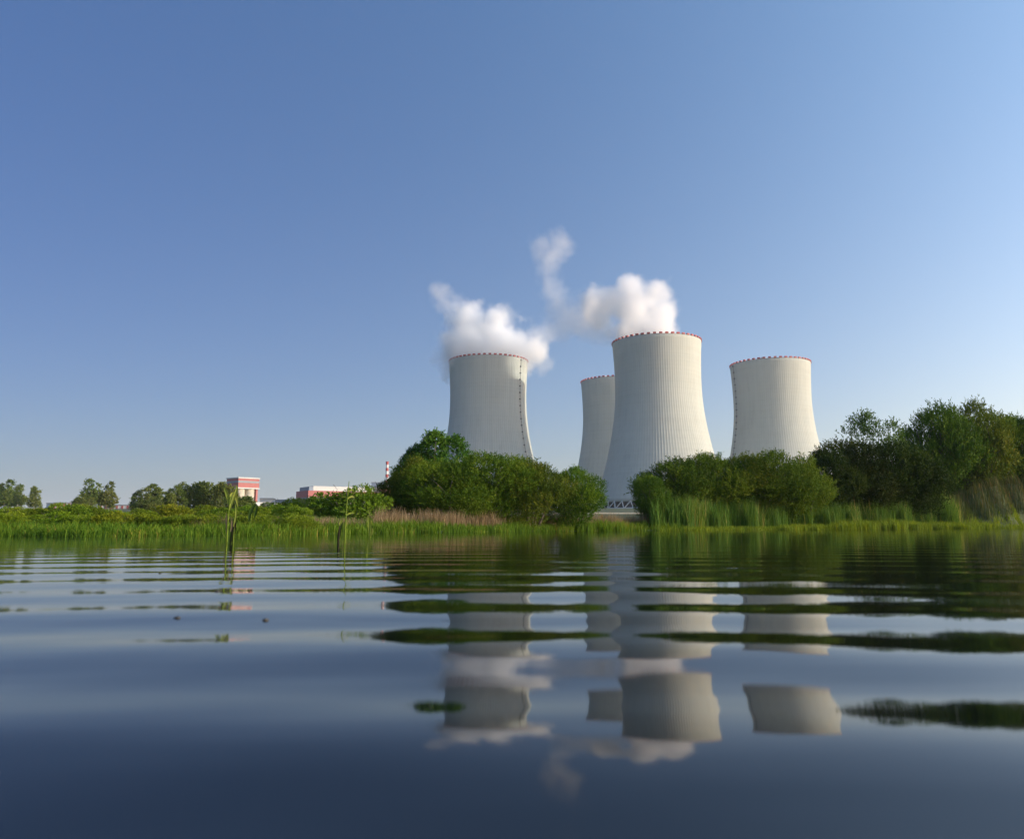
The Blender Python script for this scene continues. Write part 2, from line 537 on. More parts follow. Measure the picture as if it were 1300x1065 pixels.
shell_me = tower_shell_mesh()
rim_r = float(tower_radius(T_H))
rim_white = ring_boxes("rim_ring", rim_r - 0.8, rim_r + 0.55, T_H - 0.2, T_H + 1.3, 1, 1.0, 0)
rim_red = ring_boxes("red_rim_marking", rim_r - 0.9, rim_r + 0.68, T_H - 0.05, T_H + 1.38, 48, 0.5, 0.1)
col_me = column_mesh()
lad_me = ladder_mesh()

def mirror_y(me):
    m2 = me.copy()
    co = np.empty(len(m2.vertices) * 3, np.float32); m2.vertices.foreach_get("co", co)
    co = co.reshape(-1, 3); co[:, 1] *= -1
    m2.vertices.foreach_set("co", co.ravel()); m2.flip_normals(); m2.update()
    return m2
col_me2 = mirror_y(col_me)
for me, mat in ((shell_me, 'concrete'), (rim_white, 'white_paint'), (rim_red, 'red_paint'), (col_me, 'column'), (col_me2, 'column'), (lad_me, 'steel')):
    me.materials.append(M[mat])

def cooling_tower(x, y, z, ladder_deg, rot, label):
    t = empty("cooling_tower", (x, y, z), rot)
    tag(t, label, "cooling tower", "concrete cooling towers of the power station")
    link_mesh("shell", shell_me, None, t)
    link_mesh("rim", rim_white, None, t)
    tag(link_mesh("red_rim_marking", rim_red, None, t), kind='stuff')
    lo = link_mesh("ladder", lad_me, None, t)
    lo.rotation_euler = (0, 0, R(ladder_deg) - rot)
    for i in range(88):
        for me in (col_me, col_me2):
            if (i % 2 == 0) == (me is col_me):
                c = link_mesh("column", me, None, t)
                c.rotation_euler = (0, 0, 2 * math.pi * (i + (0 if me is col_me else 1)) / 88)
    lathe_part("basin_wall", [(66.5, -3), (66.5, 1.0), (65.6, 1.0), (65.6, -1)], 96, M['column'], t)
    lathe_part("cooling_fill", [(0.1, 5.9), (52, 5.9), (52, -2)], 64, M['dark_fill'], t)
    return t

def tower_at(px, py, top_z):
    """rim centre seen at pixel, rim at a known height"""
    d = ray(px, py); t = (top_z - CAM_H) / d[2]
    return d[0] * t, d[1] * t

BASE_Z = 14.9
TOPZ = BASE_Z + T_H + 1
TP = {}
for key, px, py in (('t1', 620.0, 459.5), ('t2', 833.2, 435.0), ('t3', 781.5, 484.5), ('t4', 977.2, 462.8)):
    TP[key] = tower_at(px, py, TOPZ)
cooling_tower(*TP['t1'], BASE_Z, -35, 0.02, "steaming cooling tower almost all in shadow with a thin sunlit edge")
cooling_tower(*TP['t2'], BASE_Z, 60, 0.0, "largest looking cooling tower, half sunlit, steaming, its slanted foot columns in view")
cooling_tower(*TP['t3'], BASE_Z, 60, 0.01, "grey cooling tower half hidden behind the largest one")
cooling_tower(*TP['t4'], BASE_Z, -172, 0.03, "half sunlit cooling tower without steam standing apart above the dark hedge")

# ------------------------------------------------------------------ plant buildings
def frame_z(py, px, Y): return P(px, py, Y).z

def silo_tower():
    Y = 600.0
    c = P(307, 640, Y)
    t = empty("silo_building", (c.x, c.y, 14.0), R(48))
    tag(t, "tall red topped building raised on pale round silos beside the trees", "building")
    z = lambda py: frame_z(py, 307, Y) - 14.0
    a = 8.6
    box_part("head", (-a, a, -a, a, z(619.5), z(608.2)), M['red_clad'], t)
    box_part("window_band", (-a - .15, a + .15, -a - .15, a + .15, z(613.6), z(611.2)), M['grey_clad'], t)
    box_part("roof", (-a - .4, a + .4, -a - .4, a + .4, z(608.2), z(606.8)), M['white_clad'], t)
    box_part("ledge", (-a - .3, a + .3, -a - .3, a + .3, z(621.0), z(619.5)), M['white_clad'], t)
    for sx in (-4.7, 3.2):
        for sy in (-4.4, 4.4):
            lathe_part("silo", [(3.5, -6), (3.5, z(621.0))], 28, M['cream'], t, loc=(sx, sy, 0))
    box_part("stair_shaft", (6.9, 8.3, -7.6, -3.5, -6, z(621.0)), M['red_clad'], t)
    box_part("base_hall", (0, 17, -10.5, 9, -6, z(637.5)), M['white_clad'], t)
silo_tower()

def turbine_hall():
    Y = 620.0
    c = P(391, 640, Y)
    t = empty("turbine_hall", (c.x, c.y, 14.0), R(36))
    tag(t, "long low red banded hall with white roof behind the shrubs", "building")
    z = lambda py: frame_z(py, 391, Y) - 14.0
    L, D = 65.0, 25.0
    box_part("wall", (0, L, 0, D, -4, z(631)), M['grey_clad'], t)
    box_part("red_band", (-.3, L + .3, -.3, D + .3, z(631), z(622.5)), M['red_clad'], t)
    box_part("roof", (4.6, L - 2, 2, D - 2, z(622.5), z(616.5)), M['white_clad'], t)
    box_part("roof_house", (1.2, 4.4, 2, D - 3, z(622.5), z(617.5)), M['blue_clad'], t)
    for k in range(6):
        box_part("window", (5 + k * 10, 10.5 + k * 10, -.12, .2, z(639), z(635)), M['glass'], t)
turbine_hall()

def reactor_block():
    Y = 690.0
    c = P(450, 640, Y)
    t = empty("reactor_block", (c.x, c.y, 14.0), R(8))
    tag(t, "blue grey block with stepped top beside the striped chimney", "building")
    z = lambda py: frame_z(py, 470, Y) - 14.0
    box_part("wall", (0, 35, 0, 29, -4, z(618.5)), M['blue_clad'], t)
    box_part("upper_storey", (14, 26, 3, 22, z(618.5), z(612.5)), M['blue_clad'], t)
    box_part("roof_edge", (13.7, 26.3, 2.7, 22.3, z(612.5), z(611.6)), M['grey_clad'], t)
    box_part("annex", (9.5, 22, -10, -.1, -4, z(627.0)), M['white_clad'], t)
    box_part("red_annex", (22.2, 34, -6, -.2, z(626.0), z(620.0)), M['red_clad'], t)
reactor_block()

def chimney():
    Y = 700.0
    c = P(490.3, 640, Y)
    t = empty("chimney", (c.x, c.y, 14.0))
    tag(t, "slender red and white striped chimney rising beside the dark bushes", "chimney")
    z = lambda py: frame_z(py, 490.3, Y) - 14.0
    edges = np.linspace(z(586), z(622), 10)
    for k in range(9):
        r = 1.15 + 0.04 * k
        lathe_part("band", [(r, edges[k + 1]), (r, edges[k])], 20, M['red_paint' if k % 2 == 0 else 'white_paint'], t)
    lathe_part("shaft", [(1.7, -3), (1.5, edges[-1])], 20, M['white_paint'], t)
    lathe_part("cap", [(1.35, edges[0] - .8), (1.35, edges[0] + .15), (0.1, edges[0] + .15)], 20, M['red_paint'], t)
chimney()

def low_block(name, px0, px1, py, Y, depth, rz, label, wall, stripes=0, stripe_mat='red_clad', base=8.0):
    a = P(px0, py, Y); b = P(px1, py, Y)
    w = b.x - a.x
    t = empty(name, (a.x, Y, base), rz)
    tag(t, label, "building")
    h = a.z - base
    box_part("wall", (0, w, 0, depth, -6, h), M[wall], t)
    box_part("roof", (-.3, w + .3, -.3, depth + .3, h, h + .5), M['grey_clad'], t)
    for k in range(stripes):
        x0 = w * (k + .1) / stripes
        box_part("red_panel", (x0, x0 + w * .38 / stripes, -.2, .25, -5, h - .2), M[stripe_mat], t)
    return t

low_block("office_block", 68, 97, 638.6, 560, 18, R(6), "white low building with red panels seen between far trees", 'white_clad', 5)
low_block("grey_shed", 59, 67.6, 639, 585, 25, 0, "small grey shed joined to the red panelled building", 'blue_clad')
low_block("pink_hall", 126, 174, 641.5, 520, 20, 0, "long low hall with faded red panels behind slender trees", 'white_clad', 7)
low_block("service_block", 330, 346, 633, 640, 16, R(10), "small white service block beside the silo building", 'white_clad')
low_block("grey_hall", 343, 372, 634.8, 660, 30, R(5), "low grey hall next to the red banded hall", 'grey_clad')
low_block("white_shed", 344, 354, 638.5, 560, 12, R(5), "tiny white shed in front of the low grey hall", 'white_clad')

def parapet():
    """pale low wall of the road embankment running behind the shrubs"""
    t = empty("parapet_wall", (0, 211, gz(0, 211)))
    tag(t, "low pale concrete wall running along the embankment behind the bushes", "wall")
    x = -190.0
    me = None
    while x < 190:
        bm = bmesh.new(); add_box(bm, 0.03, 4.97, -0.12, 0.12, -1.0, 0.42) if me is None else None
        if me is None:
            me = bm_mesh("panel", bm); me.materials.append(M['cream'])
        else:
            bm.free()
        o = link_mesh("panel", me, None, t)
        o.location = (x, 0, 0.02 * math.sin(x))
        x += 5.0
parapet()

# ------------------------------------------------------------------ foliage
def unit(v):
    return v / np.maximum(np.linalg.norm(v, axis=-1, keepdims=True), 1e-9)

def leaf_quads(rng, p, d, length, width):
    n = len(p)
    side = unit(np.cross(d, rng.normal(size=(n, 3)))) * (width * 0.5)[:, None]
    tip = p + d * length[:, None]
    mid = p + d * (length * 0.45)[:, None]
    V = np.stack([p, mid + side, tip, mid - side], 1).reshape(-1, 3)
    Fc = np.arange(n * 4, dtype=np.int32).reshape(-1, 4)
    return V, Fc

def crown_mesh(name, seed, W, D, H, z0, lobes, shoots, per, s_len, l_len, l_w, up=0.8, lobe_r=(0.22, 0.36), cone=0.0, under=0.0):
    rng = np.random.default_rng(seed)
    c = []
    while len(c) < lobes:
        q = rng.uniform(-1, 1, 3)
        if (q ** 2).sum() > 1: continue
        if cone and math.hypot(q[0], q[1]) > 1 - cone * (q[2] + 1) / 2: continue
        if (q ** 2).sum() < 0.25 and rng.random() < 0.6: continue
        c.append(q)
    c = np.array(c) * 0.72
    r = rng.uniform(lobe_r[0], lobe_r[1], lobes)
    lob = rng.choice(lobes, shoots, p=r ** 2 / (r ** 2).sum())
    u = unit(rng.normal(size=(shoots, 3)) + unit(c[lob] + 1e-6) * 0.7 + np.array([0, 0, 0.25]))
    o = c[lob] + u * (r[lob] * rng.uniform(0.45, 1.0, shoots) ** 0.5)[:, None]
    dmin = np.min(np.linalg.norm(o[:, None, :] - c[None], axis=2) / r[None], axis=1)
    keep = (dmin > 0.5) | (rng.random(shoots) < 0.4)
    o, u, lob = o[keep], u[keep], lob[keep]
    sc = np.array([W / 2, D / 2, (H - z0) / 2])
    lo, hi = np.percentile(o, 0.5, axis=0), np.percentile(o, 99.5, axis=0)
    o = (o - (lo + hi) / 2) / ((hi - lo) / 2)
    o = o * (sc - s_len * 0.25) + np.array([0, 0, z0 + sc[2]])
    if under:
        q = np.clip((o[:, 2] - z0) / (0.5 * (H - z0)), 0, 1)
        f = (1 - under) + under * q * q * (3 - 2 * q)
        o[:, 0] *= f; o[:, 1] *= f
        drop = rng.random(len(o)) < (1 - q) * 0.45
        o, u, lob = o[~drop], u[~drop], lob[~drop]
    n = len(o)
    sd = unit(u * 0.7 + np.array([0, 0, up]) + rng.normal(size=(n, 3)) * 0.35)
    L = s_len * rng.uniform(0.5, 1.25, n)
    t = (np.arange(per)[None, :] + rng.uniform(0, 1, (n, per))) / per
    bend = np.array([0, 0, -0.25])
    p = o[:, None, :] + sd[:, None, :] * (L[:, None] * t)[..., None] + bend * (L[:, None] * t ** 2)[..., None]
    p = p + rng.normal(size=p.shape) * 0.15 * l_len
    ld = unit(sd[:, None, :] * 0.7 + rng.normal(size=p.shape) * 0.55)
    p = p.reshape(-1, 3); ld = ld.reshape(-1, 3)
    ln = l_len * rng.uniform(0.65, 1.3, len(p)); wd = l_w * rng.uniform(0.7, 1.25, len(p))
    V, Fc = leaf_quads(rng, p, ld, ln, wd)
    lt = rng.uniform(0.15, 0.75, lobes)[lob]
    tint = np.clip(np.repeat(lt + rng.normal(size=n) * 0.10, per) + rng.normal(size=n * per) * 0.16, 0, 1)
    me = mesh_np(name, V, Fc, False, tint)
    return me

def trunk_mesh(name, seed, W, H, rad, stems=1, reach=0.55):
    rng = random.Random(seed)
    bm = bmesh.new()
    for s in range(stems):
        a = rng.uniform(0, 6.28)
        sp = 0.0 if stems == 1 else rng.uniform(0.15, 0.38) * W
        base = Vector((0, 0, -0.4)) + Vector((math.cos(a), math.sin(a), 0)) * (0.0 if stems == 1 else 0.05 * W)
        top = Vector((math.cos(a) * sp, math.sin(a) * sp, H * rng.uniform(0.7, 0.9)))
        pts, rr = [], []
        for k in range(6):
            t = k / 5
            pts.append(base.lerp(top, t) + Vector((rng.uniform(-1, 1), rng.uniform(-1, 1), 0)) * 0.02 * H * (t > 0))
            rr.append(rad * (1 - 0.85 * t) + 0.01)
        add_tube(bm, pts, rr, 7)
        for b in range(5):
            t = rng.uniform(0.3, 0.85)
            o = base.lerp(top, t)
            aa = rng.uniform(0, 6.28)
            ln = W * 0.42 * reach * rng.uniform(0.7, 1.3)
            e = o + Vector((math.cos(aa) * ln, math.sin(aa) * ln, ln * rng.uniform(0.5, 1.1)))
            add_tube(bm, [o, o.lerp(e, .5) + Vector((0, 0, -.06 * ln)), e], [rad * .45 * (1 - t * .6), rad * .25, 0.012], 5)
    return bm_mesh(name, bm, True)

KIND = {}
def define(kind, variants, mat, bark, W, H, z0, trunk_rad, stems, **kw):
    L = []
    for v in range(variants):
        cm = crown_mesh("crown", 100 * len(KIND) + v + 7, W, W, H, z0, **kw)
        cm.materials.append(M[mat])
        tm = trunk_mesh("trunk", 100 * len(KIND) + v + 7, W, H, trunk_rad, stems)
        tm.materials.append(M[bark])
        L.append((cm, tm))
    KIND[kind] = (W, H, L)

define('willow', 4, 'willow', 'bark', 6.0, 5.2, 0.05, 0.09, 5, lobes=44, shoots=3900, per=13, s_len=0.70, l_len=0.165, l_w=0.052, up=1.0, under=0.3)
define('broad', 2, 'tree', 'bark', 5.5, 8.0, 1.2, 0.14, 2, lobes=40, shoots=3600, per=12, s_len=0.6, l_len=0.16, l_w=0.085, up=0.7, lobe_r=(0.17, 0.30))
define('airy', 1, 'tree', 'bark', 6.0, 9.0, 1.5, 0.12, 3, lobes=36, shoots=900, per=10, s_len=0.9, l_len=0.19, l_w=0.09, up=0.8, lobe_r=(0.12, 0.24))
define('shrub', 4, 'shrub', 'bark', 3.2, 1.7, 0.0, 0.03, 4, lobes=22, shoots=1300, per=9, s_len=0.30, l_len=0.12, l_w=0.055, up=0.7, lobe_r=(0.26, 0.4))
define('poplar', 3, 'far_leaf', 'pale_bark', 4.6, 10.0, 2.2, 0.16, 1, lobes=22, shoots=800, per=9, s_len=0.9, l_len=0.36, l_w=0.24, up=0.6, lobe_r=(0.16, 0.30), cone=0.55)
define('grove', 3, 'far_leaf', 'bark', 6.5, 7.0, 0.6, 0.16, 2, lobes=26, shoots=1100, per=9, s_len=0.8, l_len=0.34, l_w=0.22, up=0.6, lobe_r=(0.2, 0.34))

prng = random.Random(5)
def plant(kind, name, px, top, wpx, Y, label, cat, group=None, col=(1, 1, 1), depth=1.0, variant=None):
    W0, H0, L = KIND[kind]
    c = P(px, top, Y)
    zb = gz(c.x, Y) - 0.05
    h = max(c.z - zb, 0.4)
    w = wpx / F * Y * 1.03
    t = empty(name, (c.x, Y, zb), prng.uniform(-0.7, 0.7) * (1 if depth == 1 else 0.2) + prng.choice([0, math.pi]))
    tag(t, label, cat, group)
    cm, tm = L[prng.randrange(len(L)) if variant is None else variant % len(L)]
    sc = (w / W0, w / W0 * depth, h / H0)
    tr = link_mesh("trunk", tm, None, t); tr.scale = sc
    cr = link_mesh("crown", cm, None, t); cr.scale = sc
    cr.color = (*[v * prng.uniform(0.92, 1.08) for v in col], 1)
    return t

# big willow group left of the towers' foot
G1 = "willow bushes in the big clump in front of the shaded tower"
plant('broad', 'leafy_tree', 551, 552, 92, 57, "bright green tree rising above the big willow clump", "tree", col=(.95, 1.1, 1), variant=0)
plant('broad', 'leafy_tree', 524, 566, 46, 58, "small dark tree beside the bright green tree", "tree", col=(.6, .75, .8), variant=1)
plant('willow', 'willow_bush', 528, 584, 66, 52, "olive tinged willow bush at the chimney end of the clump", "bush", col=(1.15, .92, .9), variant=0)
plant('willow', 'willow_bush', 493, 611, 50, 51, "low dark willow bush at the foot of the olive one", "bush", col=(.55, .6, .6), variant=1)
plant('willow', 'willow_bush', 573, 589, 122, 49, "rounded willow bush in the big clump, next to the olive tinged one", "bush", G1, depth=0.65, variant=2)
plant('willow', 'willow_bush', 628, 581, 130, 50, "widest and highest willow bush in the middle of the big clump", "bush", G1, depth=0.65, variant=3)
plant('willow', 'willow_bush', 676, 589, 100, 50, "willow bush under the thin sunlit edge of the shaded tower", "bush", G1, depth=0.65, variant=0)
plant('willow', 'willow_bush', 727, 597, 80, 51.5, "round willow bush at the tower columns' end of the clump", "bush", col=(.95, 1.05, 1), variant=1)
plant('shrub', 'green_shrub', 447, 621, 96, 47, "large light green shrub in front of the blue grey block", "shrub", col=(.85, 1.0, 1), variant=0)
plant('shrub', 'green_shrub', 418, 634, 50, 48, "smaller light green shrub leaning on the large one", "shrub", col=(.9, .9, .9), variant=1)
ORD = ["first", "second", "third", "fourth", "fifth"]
# hedge below the towers
G2 = "willow bushes in the hedge below the sunlit towers"
for i, (px, top, w, Y) in enumerate([(855, 587, 100, 62), (893, 580, 108, 63), (935, 582, 106, 64), (976, 580, 106, 64), (1012, 590, 80, 65)]):
    plant('willow', 'willow_bush', px, top, w, Y, ORD[i] + " hedge willow counted from the small bush by the tower columns", "bush", G2, col=(.9, .95, .9), variant=i)
plant('willow', 'willow_bush', 827, 606, 48, 58, "small willow bush beside the slanted tower columns", "bush", col=(.8, 1.0, 1.0), variant=2)
# dark wood at the far right
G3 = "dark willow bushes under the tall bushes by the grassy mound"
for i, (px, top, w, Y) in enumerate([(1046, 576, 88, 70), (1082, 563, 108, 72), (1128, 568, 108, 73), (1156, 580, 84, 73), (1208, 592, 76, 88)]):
    plant('willow', 'willow_bush', px, top, w, Y, ORD[i] + " dark shaded willow counted from the hedge towards the grassy mound", "bush", G3, col=(.30, .36, .34), variant=i + 1)  # leaf tint darkened well below the other willows, deep shade put into the colour
plant('airy', 'airy_tree', 1104, 527, 76, 84, "thin crowned airy tree rising above the dark bushes", "tree", col=(1, .95, 1.1))
G4 = "tall bushes standing above the grassy mound"
for i, (px, top, w, Y) in enumerate([(1186, 522, 96, 88), (1228, 520, 100, 90), (1268, 531, 92, 92), (1305, 531, 96, 92), (1352, 526, 100, 92)]):
    plant('willow', 'tall_bush', px, top, w, Y, ORD[i] + " tall green bush counted from the airy tree, behind the mound", "bush", G4, col=(.9, .98, .85), variant=i)
# low shrubs behind the left shore
G5 = "low shrubs in rows behind the shore grass"
rs = random.Random(11)
row = []
for px in range(-40, 400, 26):
    row.append((px + rs.uniform(-6, 6), 643.5 + rs.uniform(-2.5, 3.5) + (3 if 120 < px < 200 else 0), rs.uniform(44, 64), rs.uniform(41, 48)))
for px in range(-40, 400, 30):
    row.append((px + rs.uniform(-8, 8), 652 + rs.uniform(-3, 3), rs.uniform(40, 60), rs.uniform(33.5, 37)))
for px, top, w, Y in row:
    plant('shrub', 'low_shrub', px, top, w, Y, "low yellow green shrub in the higher back row below the trees" if Y > 40 else "low yellow green shrub in the front row directly behind the shore grass", "shrub", G5 + (", back row" if Y > 40 else ", front row"), col=(rs.uniform(.8, 1.1), rs.uniform(.88, 1.05), .9))
plant('shrub', 'low_shrub', 366, 635, 44, 60, "taller rounded shrub below the low grey hall", "shrub", col=(.8, .95, .9))
# trees in the middle distance
G6 = "slender trees by the red panelled building"
for i, (px, top, w, Y) in enumerate([(-6, 616, 26, 300), (9, 610.5, 22, 300), (25, 616.5, 17, 310), (46, 619, 14, 300)]):
    plant('poplar', 'slender_tree', px, top, w, Y, ORD[3 - i] + " slender tree counted from the grey shed in the loose row", "tree", "slender trees beside the grey shed")
plant('poplar', 'slender_tree', 117, 610, 23, 250, "broad slender tree, taller of the pair by the faded red hall", "tree")
plant('poplar', 'slender_tree', 138, 613, 18, 252, "narrow slender tree, smaller of the pair by the faded red hall", "tree")
plant('grove', 'round_tree', 106, 632, 22, 245, "low round tree at the foot of the broad slender tree", "tree")
for i, (px, top, w, Y) in enumerate([(176, 624, 16, 205), (191, 616, 24, 205), (204, 621, 16, 208)]):
    plant('poplar', 'slender_tree', px, top, w, Y, ["lowest slender tree of the tight three, by the faded red hall", "tallest slender tree in the middle of the tight three", "slender tree of the tight three on the round trees' side"][i], "tree", "tight group of three slender trees")
for px, top, w, Y in [(190, 634, 36, 200)]:
    plant('grove', 'round_tree', px, top, w, Y, "low round tree beneath the tight group of three", "tree")
for i, (px, top, w, Y) in enumerate([(223, 618, 26, 150), (245, 614, 30, 155), (268, 613.5, 32, 155), (286, 615, 28, 150), (305, 631, 34, 130)]):
    plant('grove', 'round_tree', px, top, w, Y, ORD[4 - i] + " round leafy tree counted from the silos in the row beside them", "tree", "round trees beside the silo building")
for i, (px, top, w, Y) in enumerate([(386, 633.5, 26, 165), (403, 632, 28, 165), (425, 636, 26, 160), (338, 638, 14, 320), (352, 641, 14, 300)]):
    plant('grove', 'round_tree', px, top, w, Y, ["third round tree below the red banded hall, counted from the large shrub", "second round tree below the red banded hall, counted from the large shrub", "first round tree below the red banded hall, beside the large shrub", "small far round tree beside the white service block", "small far round tree in front of the low grey hall"][i], "tree", "round trees below the red banded hall", col=(.8, .95, 1))

# ------------------------------------------------------------------ shore vegetation (uncountable)
def blades(name, seed, xy, hgt, wid, lean, mat, label, cat, zoff=0.0, tint=None):
    rng = np.random.default_rng(seed)
    n = len(xy)
    z = np.maximum(ground_h(xy[:, 0], xy[:, 1]), -0.12) + zoff
    base = np.stack([xy[:, 0], xy[:, 1], z], -1)
    az = rng.uniform(0, 2 * np.pi, n)
    ld = np.stack([np.cos(az), np.sin(az), np.zeros(n)], -1)
    lm = (lean * rng.uniform(0.1, 1.0, n))[:, None] * hgt[:, None]
    fa = rng.uniform(0, 2 * np.pi, n)
    s = np.stack([np.cos(fa), np.sin(fa), np.zeros(n)], -1) * (wid * 0.5)[:, None]
    upv = np.array([0, 0, 1.0])
    mid = base + upv * (hgt * 0.55)[:, None] + ld * lm * 0.3
    tip = base + upv * (hgt * (1 - 0.25 * lean))[:, None] + ld * lm
    V = np.stack([base - s, base + s, mid + s * 0.8, mid - s * 0.8, tip], 1).reshape(-1, 3)
    i = (np.arange(n) * 5)[:, None]
    Q = i + np.array([[0, 1, 2, 3]]); T = i + np.array([[3, 2, 4]])
    tn = rng.normal(0.5, 0.2, n) if tint is None else tint
    tn = np.clip(tn, 0, 1)
    me = mesh_np(name, V, [Q, T], False, np.concatenate([tn, tn]))
    o = link_mesh(name, me, M[mat])
    tag(o, label, cat, kind='stuff')
    return o

def px_to_x(px):
    return np.interp(px, [a for a, b in SHORE_PX], _sp[:, 0])

def strip(seed, n, px0, px1, s0, s1, clump=0.35, per=22, spread=0.16):
    """tufts of blades; returns positions, rng and one random number per tuft"""
    rng = np.random.default_rng(seed)
    m = max(8, n // per)
    px = rng.uniform(px0, px1, int(m * 1.9))
    x = px_to_x(px)
    s = rng.uniform(s0, s1, len(x))
    w = 0.5 + 0.5 * np.sin(x * 1.7 + 1.3 * np.sin(s * 2.1) + seed) * np.sin(x * 0.63 + 2 * seed)
    keep = rng.random(len(x)) < (1 - clump) + clump * w * 1.4
    x, s = x[keep][:m], s[keep][:m]
    tuft = rng.random(len(x))
    xy = np.stack([x, shore_y(x) + s], -1)
    xy = np.repeat(xy, per, 0) + rng.normal(size=(len(x) * per, 2)) * spread
    return xy, rng, np.repeat(tuft, per)

def patch(x, seed):
    return 0.5 + 0.5 * np.sin(x * 0.8 + seed) * np.sin(x * 0.37 + 2.1 * seed + 0.5 * np.sin(x))

xy, rng, tu = strip(1, 30000, -150, 860, -0.7, 3.0, 0.55)
h = (0.42 + 0.12 * np.clip((xy[:, 0] + 14) / 14, 0, 2.2)) * rng.uniform(0.5, 1.1, len(xy)) * (0.55 + 0.8 * tu) * (0.75 + 0.5 * patch(xy[:, 0], 3))
blades("shore_grass", 1, xy, h, rng.uniform(0.02, 0.04, len(xy)), 0.5, 'grass', "bright green grass along the water's edge in front of the bushes", "grass",
       tint=rng.normal(0.25, 0.14, len(xy)) + 0.15 * patch(xy[:, 0], 8) + 0.45 * ((tu * 7.3) % 1))
xy, rng, tu = strip(2, 12000, 455, 850, 2.7, 4.4, 0.7)
blades("dry_reeds", 2, xy, rng.uniform(0.5, 1.1, len(xy)) * (0.75 + 0.6 * tu), rng.uniform(0.012, 0.026, len(xy)), 0.35, 'dry', "tan dry reeds between the shore grass and the willow clump", "reeds")
xy, rng, tu = strip(3, 2200, 200, 455, 3.0, 5.0, 0.8)
blades("dry_grass", 3, xy, rng.uniform(0.35, 0.7, len(xy)), rng.uniform(0.012, 0.026, len(xy)), 0.35, 'dry', "sparse dry grass below the light green shrubs", "grass")
xy, rng, tu = strip(4, 42000, 832, 1225, 0.6, 6.0, 0.4)
h = (1.85 + 0.35 * patch(xy[:, 0], 2)) * rng.uniform(0.55, 1.2, len(xy)) * (0.7 + 0.6 * tu)
blades("cattail_bed", 4, xy, h, rng.uniform(0.022, 0.042, len(xy)), 0.32, 'cattail', "tall cattail bed along the bank in front of the dark hedge", "reeds",
       tint=rng.normal(0.42, 0.22, len(xy)) + 0.22 * (patch(xy[:, 0], 6) > 0.72))
xy, rng, tu = strip(5, 16000, 985, 1420, -2.0, 1.2, 0.45)
h = (0.62 + 0.25 * patch(xy[:, 0], 1)) * rng.uniform(0.5, 1.2, len(xy)) * np.interp(xy[:, 0], [px_to_x(985), px_to_x(1080), px_to_x(1220), px_to_x(1290)], [.6, 1.25, 1.1, .6])
blades("bright_sedge", 5, xy, h, rng.uniform(0.025, 0.045, len(xy)), 0.6, 'bright', "yellow green sedge lit by sun at the water's edge under the cattails", "sedge")
xy, rng, tu = strip(6, 5000, 830, 1000, -0.9, 0.6, 0.3)
blades("low_sedge", 6, xy, rng.uniform(0.2, 0.45, len(xy)), rng.uniform(0.025, 0.04, len(xy)), 0.6, 'bright', "low yellow green sedge fringe under the tall cattails", "sedge")
# grassy mound
rng = np.random.default_rng(7)
n = 44000
xm = rng.uniform(MOUND.x - 20, MOUND.x + 16, n)
ym = shore_y(xm) + rng.uniform(0.8, 15, n)
hh = ground_h(xm, ym)
hm = rng.uniform(0.25, 0.7, n) + np.where(ym - shore_y(xm) < 4, 0.8, 0) * rng.uniform(0.3, 1, n)
blades("bank_grass", 7, np.stack([xm, ym], -1), hm, rng.uniform(0.022, 0.042, n), 0.45, 'bank', "rough reddish green grass covering the rounded mound", "grass",
       tint=rng.normal(0.42, 0.2, n) + np.where(hh > 1.6, 0.22, 0.0))
# meadow behind the shore
xy, rng, tu = strip(8, 26000, -150, 1250, 4.0, 26.0, 0.4)
blades("meadow_grass", 8, xy, rng.uniform(0.25, 0.6, len(xy)), rng.uniform(0.02, 0.04, len(xy)), 0.5, 'cattail', "rough olive meadow grass behind the shore plants", "grass")

# ------------------------------------------------------------------ single water plants
def ribbon(pts, widths):
    """folded leaf blade: two strips meeting at a raised midrib"""
    pts = [Vector(p) for p in pts]
    V, Fq = [], []
    for i, p in enumerate(pts):
        t = (pts[min(i + 1, len(pts) - 1)] - pts[max(i - 1, 0)]).normalized()
        s = t.cross(Vector((0, 1, 0)))
        if s.length < 0.05: s = Vector((1, 0, 0))
        s.normalize()
        nrm = s.cross(t).normalized()
        w = widths[i]
        V += [p - s * w / 2, p + nrm * w * 0.25, p + s * w / 2]
    for i in range(len(pts) - 1):
        a = i * 3; b = a + 3
        Fq += [(a, a + 1, b + 1, b), (a + 1, a + 2, b + 2, b + 1)]
    return V, Fq

def curve_pts(ctrl, n=9):
    ctrl = [Vector(c) for c in ctrl]
    out = []
    for i in range(n):
        t = i / (n - 1)
        q = ctrl[:]
        while len(q) > 1: q = [a.lerp(b, t) for a, b in zip(q, q[1:])]
        out.append(q[0])
    return out

def water_plant(name, px, py, label, stems, leaves):
    """stems / leaves in pixel offsets (dx, dy up) from the base; depth offset dy in metres"""
    b = on_water(px, py)
    k = b.y / F
    t = empty(name, (b.x, b.y, 0.0))
    tag(t, label, "water plant")
    for mat, ctrl, r0, r1 in stems:
        pts = curve_pts([(x * k, d, z * k) for x, z, d in ctrl], 8)
        pts[0].z -= 0.15
        bm = bmesh.new()
        add_tube(bm, pts, list(np.linspace(r0, r1, 8)), 6)
        o = link_mesh("stem", bm_mesh("stem", bm, True), M[mat], t)
    for mat, ctrl, w in leaves:
        pts = curve_pts([(x * k, d, z * k) for x, z, d in ctrl], 10)
        wd = [w * math.sin(math.pi * (0.12 + 0.86 * i / 9)) ** 0.7 for i in range(10)]
        V, Fq = ribbon(pts, wd)
        me = mesh_np("leaf", np.array(V), np.array(Fq), True, np.full(len(Fq), prng.uniform(.3, .9)))
        link_mesh("leaf", me, M[mat], t)
    return t

